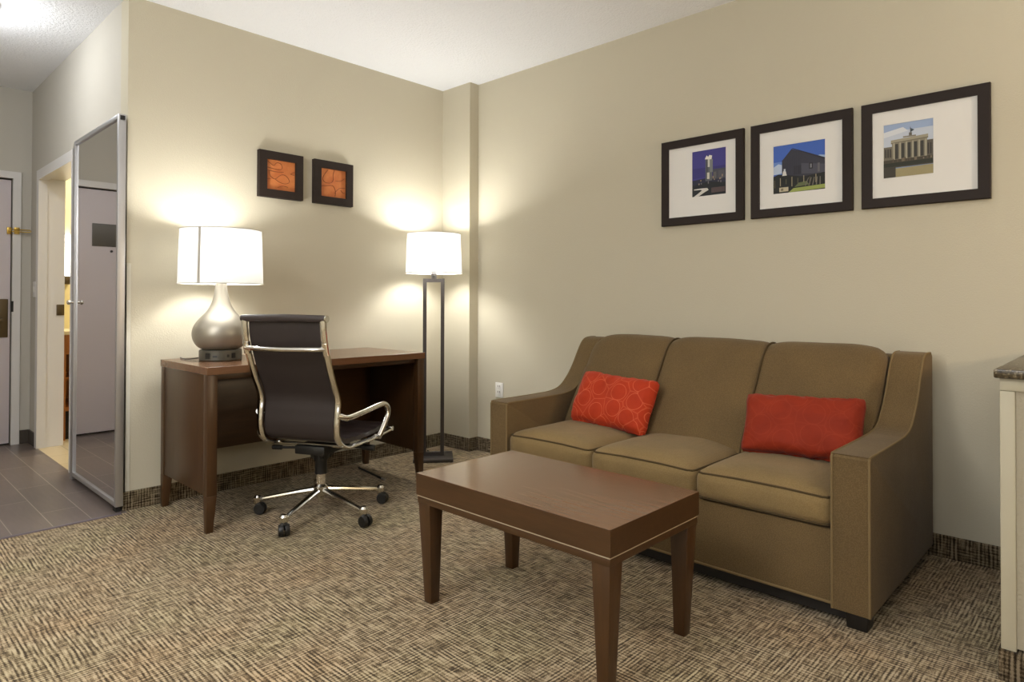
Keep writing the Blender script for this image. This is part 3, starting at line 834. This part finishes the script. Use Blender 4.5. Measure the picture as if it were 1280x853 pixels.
# under-seat mechanism
bm = new(); add_box(bm, -.10, .14, -.085, .085, .318, .362); bevel(bm, .006)
add_prism(bm, [(-.035, .285), (.035, .285), (.14, .33), (.14, .35), (-.05, .35)], 'y', -.035, .035)
mech = obj('tilt_mechanism', bm, M['black'], ch, local=True)
bm = new(); add_tube(bm, [(-.06, -.20, .362), (-.06, .20, .362)], .008, 8); add_tube(bm, [(.12, -.20, .362), (.12, .20, .362)], .008, 8); obj('cross_tube', bm, M['chrome'], ch, local=True)
bm = new(); add_tube(bm, [(-.05, .07, .34), (-.06, .19, .335)], .006, 8); add_tube(bm, [(-.06, .19, .335), (-.063, .24, .334)], .012, 10); obj('tilt_lever', bm, M['black'], mech, local=True)
bm = new(); add_tube(bm, [(.08, -.08, .335), (.09, -.19, .332)], .010, 8); add_tube(bm, [(.09, -.19, .332), (.095, -.25, .33)], .016, 12); obj('tension_knob', bm, M['black'], mech, local=True)
bm = new(); add_lathe(bm, [(.03, .205), (.03, .27), (.040, .285), (.046, .32)], 24); obj('gas_lift', bm, M['black'], ch, local=True)
bm = new(); add_lathe(bm, [(.014, .062), (.016, .085), (.03, .095), (.036, .105), (.036, .142), (.029, .150), (.025, .155), (.025, .206)], 28); obj('base_hub', bm, M['chrome'], ch, local=True)
for a in (135, 209, 278, 347, 63):
    t = math.radians(a) - TH
    c_, s_ = math.cos(t), math.sin(t)
    R_ = .318
    bm = new()
    pts = [(c_ * .025, s_ * .025, .125), (c_ * .12, s_ * .12, .110), (c_ * R_, s_ * R_, .074)]
    add_tube(bm, pts, [.016, .014, .0105], 10, flat=1.0)
    add_lathe(bm, [(.004, .098), (.014, .096), (.021, .086), (.021, .064), (.015, .052)], 16, c_ * R_, s_ * R_)
    lg = obj('base_leg', bm, M['chrome'], ch, local=True)
    bm = new()
    wa = t + 1.1 + a * .9                                          # casters swivel freely
    wx, wy = math.cos(wa), math.sin(wa)
    cx, cy = c_ * R_ + wx * .014, s_ * R_ + wy * .014
    for q in (-1, 1):
        o0 = Vector((cx - wy * .004 * q, cy + wx * .004 * q, .0295)); o1 = Vector((cx - wy * .024 * q, cy + wx * .024 * q, .0295))
        m_ = (o0 + o1) / 2
        add_tube(bm, [o0, m_, o1], [.0285, .0295, .025], 20)
    add_box(bm, cx - .009, cx + .009, cy - .009, cy + .009, .03, .056)
    obj('caster', bm, M['black'], lg, local=True)

# thin black rod lying on the carpet under the desk
rd = thing('floor_rod', 'thin black rod with a grey tip lying on carpet under the desk', 'rod', (2.33, 3.40, 0))
bm = new(); add_tube(bm, [(2.36, 3.60, .007), (2.315, 3.285, .007)], .006, 8); obj('shaft', bm, M['black'], rd)
bm = new(); add_tube(bm, [(2.315, 3.285, .007), (2.309, 3.245, .007)], .0065, 8); obj('tip', bm, M['alu'], rd)

# ------------------------------------------------------------------ pictures
pm = {}
def pcol(r, g, b):
    k = (r, g, b)
    if k not in pm: pm[k] = plain('print_ink_%d' % (len(pm) + 1), lin(r, g, b), .55, spec=.3)
    return pm[k]

def print_mesh(P, polys):
    """P(u, v, d) maps print coordinates to the wall, d off the paper"""
    bm = new(); mats = []
    for i, (c, poly) in enumerate(polys):
        m_ = pcol(*c)
        if m_ not in mats: mats.append(m_)
        vs_ = [bm.verts.new(P(u, v, .00012 * i)) for u, v in poly]
        f = bm.faces.new(vs_); f.material_index = mats.index(m_)
    return bm, mats

def R4(x0, y0, x1, y1): return [(x0, y0), (x1, y0), (x1, y1), (x0, y1)]

def photo(label, y0, mo, print_rect, polys):
    """y0: right end (lower Y); frame .480 x .474 on the sofa wall"""
    W, H, FWD, D = .480, .474, .044, .022
    y1 = y0 + W; z0 = 1.502; z1 = z0 + H
    r = thing('picture_frame', label, 'picture', (XS, (y0 + y1) / 2, z0), 0, 'square framed photographs above the sofa')
    bm = new()
    # mitred frame with a gently sloped face
    O = [(y0, z0), (y1, z0), (y1, z1), (y0, z1)]; I = [(y0 + FWD, z0 + FWD), (y1 - FWD, z0 + FWD), (y1 - FWD, z1 - FWD), (y0 + FWD, z1 - FWD)]
    ring = []
    for pts, x in ((O, XS - .001), (O, XS - D + .003), ([(a + (.003 if a == y0 else -.003), b + (.003 if b == z0 else -.003)) for a, b in O], XS - D), (I, XS - D + .004), (I, XS - .006)):
        ring.append([bm.verts.new((x, a, b)) for a, b in pts])
    for a, b in zip(ring, ring[1:]):
        for k in range(4): bm.faces.new((a[k], a[(k + 1) % 4], b[(k + 1) % 4], b[k]))
    obj('frame', bm, M['frame'], r, .3)
    # mat with a bevelled window
    u0, u1, v0, v1 = print_rect              # in 0..1 of the mat, u from the left seen from the room
    iy1 = y1 - FWD; iy0 = y0 + FWD; iz0 = z0 + FWD; iz1 = z1 - FWD
    Y = lambda u: iy1 + (iy0 - iy1) * u
    Z = lambda v: iz0 + (iz1 - iz0) * v
    bm = new(); xm = XS - .0095; xp = XS - .0075
    A = [bm.verts.new((xm, a, b)) for a, b in ((iy1, iz0), (iy0, iz0), (iy0, iz1), (iy1, iz1))]
    B = [bm.verts.new((xm, Y(a), Z(b))) for a, b in ((u0, v0), (u1, v0), (u1, v1), (u0, v1))]
    Cc = [bm.verts.new((xp, Y(a), Z(b))) for a, b in ((u0, v0), (u1, v0), (u1, v1), (u0, v1))]
    for k in range(4):
        bm.faces.new((A[k], A[(k + 1) % 4], B[(k + 1) % 4], B[k])); bm.faces.new((B[k], B[(k + 1) % 4], Cc[(k + 1) % 4], Cc[k]))
    obj('mat', bm, M['mat'], r, 0)
    Pf = lambda u, v, d: (xp + .0004 - d * .9, Y(u0 + (u1 - u0) * u), Z(v0 + (v1 - v0) * v))
    bm, mats = print_mesh(Pf, polys)
    obj('photograph', bm, mats, r, 0)
    return r

rnd = random.Random(4)
# 1: floodlit tower at night with a curving lit road
P1 = [((66, 62, 132), R4(0, 0, 1, 1)), ((58, 54, 118), R4(0, .40, 1, .62)), ((44, 46, 66), [(0, 0), (1, 0), (1, .44), (.7, .40), (.3, .38), (0, .36)])]
P1 += [((36, 40, 44), [(.0, 0), (1, 0), (1, .25), (.5, .30), (0, .25)])]
P1 += [((72, 74, 84), R4(.62, .34, .99, .56)), ((98, 96, 96), R4(.64, .36, .72, .50)), ((84, 84, 92), R4(.78, .36, .96, .52))]
P1 += [((96, 100, 104), R4(.40, .32, .60, .80)), ((70, 74, 84), R4(.42, .34, .47, .78)), ((196, 196, 188), R4(.47, .62, .53, .80)), ((226, 224, 214), [(.38, .80), (.44, .88), (.48, .84), (.52, .88), (.60, .86), (.58, .78)]), ((200, 198, 186), R4(.45, .36, .52, .50)), ((120, 124, 126), R4(.53, .50, .62, .78))]
for i in range(14):
    u = rnd.uniform(.05, .95); v_ = rnd.uniform(.24, .40); P1.append(((150, 130, 110) if i % 2 else (110, 104, 110), R4(u, v_, u + .03, v_ + rnd.uniform(.02, .06))))
P1 += [((206, 204, 198), [(.05, 0), (.2, 0), (.36, .07), (.5, .12), (.46, .165), (.26, .17), (.06, .165), (.06, .145), (.26, .14), (.30, .125), (.2, .07)]), ((84, 70, 72), R4(.58, .05, .98, .16))]
# 2: weathered barn against a blue sky
P2 = [((62, 96, 178), R4(0, 0, 1, 1)), ((104, 134, 196), R4(0, .40, 1, .66)), ((176, 190, 212), [(0, .40), (.2, .42), (.2, .58), (.1, .62), (0, .56)]), ((150, 172, 206), [(.74, .66), (1, .60), (1, .68), (.9, .70)])]
P2 += [((52, 52, 64), [(.17, .36), (.17, .68), (.36, .90), (.50, .84), (1, .60), (1, .28), (.5, .25)]), ((38, 40, 52), [(.36, .91), (.39, .91), (1, .63), (1, .59)]), ((72, 72, 84), [(.55, .36), (.55, .58), (1, .50), (1, .32)]), ((34, 34, 42), R4(.70, .44, .77, .56)), ((120, 122, 128), R4(.72, .46, .75, .54)), ((98, 96, 100), R4(.86, .36, .90, .54)), ((44, 44, 54), [(.40, .36), (.40, .54), (.55, .54), (.55, .36)])]
for i in range(9): P2.append(((60, 60, 72), R4(.19 + i * .035, .38, .195 + i * .035, .66 + min(i, 5) * .03)))
P2 += [((30, 32, 30), [(0, 0), (1, 0), (1, .34), (.6, .30), (.3, .36), (.1, .40), (0, .36)]), ((146, 158, 84), [(.3, 0), (1, .02), (1, .10), (.7, .09), (.4, .08)]), ((186, 176, 150), R4(.12, .03, .30, .12)), ((120, 112, 92), R4(.15, .05, .20, .10)), ((96, 104, 70), [(.42, .1), (.7, .12), (.66, .2), (.5, .18)])]
P2 += [((204, 204, 200), [(.18, .36), (.27, .36), (.25, .45), (.20, .46)]), ((190, 196, 204), R4(.21, .44, .245, .50))]
for i in range(8): P2.append(((150, 140, 116) if i % 2 else (88, 84, 64), R4(.02 + i * .115, .12 + (i % 3) * .03, .035 + i * .115, .28 + (i % 2) * .04)))
for i in range(5): P2.append(((112, 106, 98), [(.62 + i * .07, .10), (.64 + i * .07, .10), (.70 + i * .055, .26), (.685 + i * .055, .26)]))
# 3: stone public building with a colonnade
P3 = [((150, 168, 200), R4(0, 0, 1, 1)), ((186, 194, 208), R4(0, .55, 1, .86)), ((206, 210, 216), [(0, .86), (.4, .92), (.5, .84), (0, .76)])]
P3 += [((110, 104, 90), [(.0, .30), (.0, .58), (.17, .58), (.17, .30)]), ((94, 88, 78), R4(.86, .30, 1, .62)), ((132, 126, 108), R4(.17, .30, .88, .66)), ((152, 146, 126), [(.15, .65), (.90, .68), (.90, .73), (.15, .70)]), ((116, 110, 94), [(.15, .63), (.90, .655), (.90, .68), (.15, .65)]), ((126, 120, 104), R4(.40, .72, .66, .745)), ((96, 92, 84), R4(.52, .745, .58, .80)), ((60, 74, 84), [(.55, .80), (.63, .84), (.55, .88)]), ((70, 66, 62), R4(.545, .79, .555, .90))]
for i in range(5): P3.append(((60, 58, 54), R4(.235 + i * .128, .34, .30 + i * .128, .62)))
for i in range(6): P3.append(((164, 158, 138), R4(.20 + i * .128, .33, .232 + i * .128, .64)))
for i in range(3): P3.append(((66, 62, 58), R4(.03 + i * .05, .38, .055 + i * .05, .54)))
for i in range(2): P3.append(((60, 56, 52), R4(.89 + i * .05, .36, .915 + i * .05, .56)))
P3 += [((70, 64, 52), R4(0, .18, 1, .33)), ((44, 46, 36), R4(0, .20, 1, .27)), ((62, 58, 50), R4(0, 0, .25, .20)), ((150, 140, 104), [(.25, 0), (1, 0), (1, .17), (.25, .16)])]
for i in range(12):
    u = rnd.uniform(.15, .95); P3.append(((90, 78, 64) if i % 2 else (120, 108, 90), R4(u, .28, u + .025, .28 + rnd.uniform(.03, .09))))
photo('dark framed photo of a floodlit tower at night, left of the three above the sofa', 1.4455, None, (.36, .855, .27, .91), P1)
photo('dark framed photo of a weathered barn under blue sky, middle above the sofa', .9285, None, (.175, .80, .185, .80), P2)
photo('dark framed photo of a stone columned building, right of the three above the sofa', .411, None, (.115, .60, .225, .84), P3)

# orange relief panels above the desk
def art(label, x0, curves):
    W, H, FWD, D = .280, .277, .048, .035
    z0 = 1.697; z1 = z0 + H; x1 = x0 + W
    r = thing('wall_art', label, 'wall art', (x0 + W / 2, YD, z0), 0, 'orange wall art above the desk')
    bm = new()
    O = [(x0, z0), (x1, z0), (x1, z1), (x0, z1)]; I = [(x0 + FWD, z0 + FWD), (x1 - FWD, z0 + FWD), (x1 - FWD, z1 - FWD), (x0 + FWD, z1 - FWD)]
    ring = []
    for pts, y in ((O, YD - .001), (O, YD - D), (I, YD - D), (I, YD - .012)):
        ring.append([bm.verts.new((a, y, b)) for a, b in pts])
    for a, b in zip(ring, ring[1:]):
        for k in range(4): bm.faces.new((a[k], a[(k + 1) % 4], b[(k + 1) % 4], b[k]))
    obj('frame', bm, M['frame'], r, .3)
    p = obj('orange_panel', bx(x0 + FWD - .004, x1 - FWD + .004, YD - .018, YD - .010, z0 + FWD - .004, z1 - FWD + .004), M['orange_art'], r)
    bm = new()
    iw = W - 2 * FWD
    for cv in curves:
        pts = catmull([(x0 + FWD + iw * u, YD - .0185, z0 + FWD + iw * v_) for u, v_ in cv], 6)
        add_tube(bm, pts, .0019, 6)
    obj('drawn_line', bm, M['art_line'], p)
art('left of two small dark framed orange line drawings above the desk, with looping curves', 1.7465,
    [[(.05, .72), (.2, .70), (.45, .68), (.55, .75), (.5, .88), (.36, .90), (.25, .80), (.05, .92)], [(.05, .62), (.3, .60), (.6, .62)], [(.1, .6), (.14, .45), (.3, .36), (.45, .48), (.6, .54), (.75, .45), (.8, .32), (.65, .24), (.45, .28), (.3, .36)], [(.98, .68), (.85, .60), (.98, .57)], [(.03, .34), (.15, .35)], [(.4, .1), (.6, .17), (.75, .14)]])
art('right of two small dark framed orange line drawings above the desk, with crossing lines', 2.1035,
    [[(.3, .95), (.15, .75), (.1, .6), (.2, .5), (.4, .5), (.5, .6), (.5, .8), (.55, .97)], [(.02, .36), (.2, .38), (.45, .42), (.55, .35), (.6, .2), (.58, .05)], [(.6, .6), (.8, .62), (.95, .72)], [(.55, .15), (.75, .35), (.98, .38)], [(.8, .3), (.9, .2), (.97, .22)]])

# ------------------------------------------------------------------ lights
def point(name, loc, power, col=(1, .9, .76), r=.035):
    l = bpy.data.lights.new(name, 'POINT'); l.energy = power; l.color = col; l.shadow_soft_size = r
    o = bpy.data.objects.new(name, l); o.location = loc; C.objects.link(o); return o
def area(name, loc, rot, sx, sy, power, col=(1, 1, 1)):
    l = bpy.data.lights.new(name, 'AREA'); l.shape = 'RECTANGLE'; l.size = sx; l.size_y = sy; l.energy = power; l.color = col
    o = bpy.data.objects.new(name, l); o.location = loc; o.rotation_euler = rot; C.objects.link(o); return o
WARM = (1, .995, .97)
point('table_lamp_bulb_light', (LX, LY, 1.335), 21, WARM, .06)
point('floor_lamp_bulb_light', (FL.x, FL.y, 1.42), 29, WARM, .06)
point('hall_dome_light', (.44, 4.42, 2.50), 12, (.96, .98, 1), .1)
point('bath_light', (1.9, 5.9, 2.2), 40, (1, .88, .68), .12)
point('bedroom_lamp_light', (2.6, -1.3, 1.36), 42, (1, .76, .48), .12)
point('room_fill_light', (-1.6, 1.6, 1.75), 32, (1, .98, .94), .22)  # added fill from the left, out of view, no lamp there
area('ceiling_wash_fill', (-.9, 1.3, 1.80), (PI, 0, 0), .4, .4, 52, (.97, .99, 1))  # upward fill added to brighten the ceiling, no lamp stands here
area('ceiling_wash_fill_right', (1.9, -1.2, 1.80), (PI, 0, 0), .4, .4, 22, (1, .98, .95))  # second upward fill for the ceiling, added behind the half wall
area('window_fill_light', (XL - .10, .2, 1.5), (0, -PI / 2, 0), 1.4, 2.7, 22, (.97, .99, 1))  # area light added outside the unseen window as soft room fill
area('overhead_fill_light', (-.9, 1.6, ZC - .03), (0, 0, 0), .7, .7, 26, (1, .96, .88))  # downward fill added out of view, no fixture on the ceiling

w = bpy.data.worlds.new('world'); w.use_nodes = True
w.node_tree.nodes['Background'].inputs[0].default_value = (.9, .95, 1, 1); w.node_tree.nodes['Background'].inputs[1].default_value = .4
scene.world = w
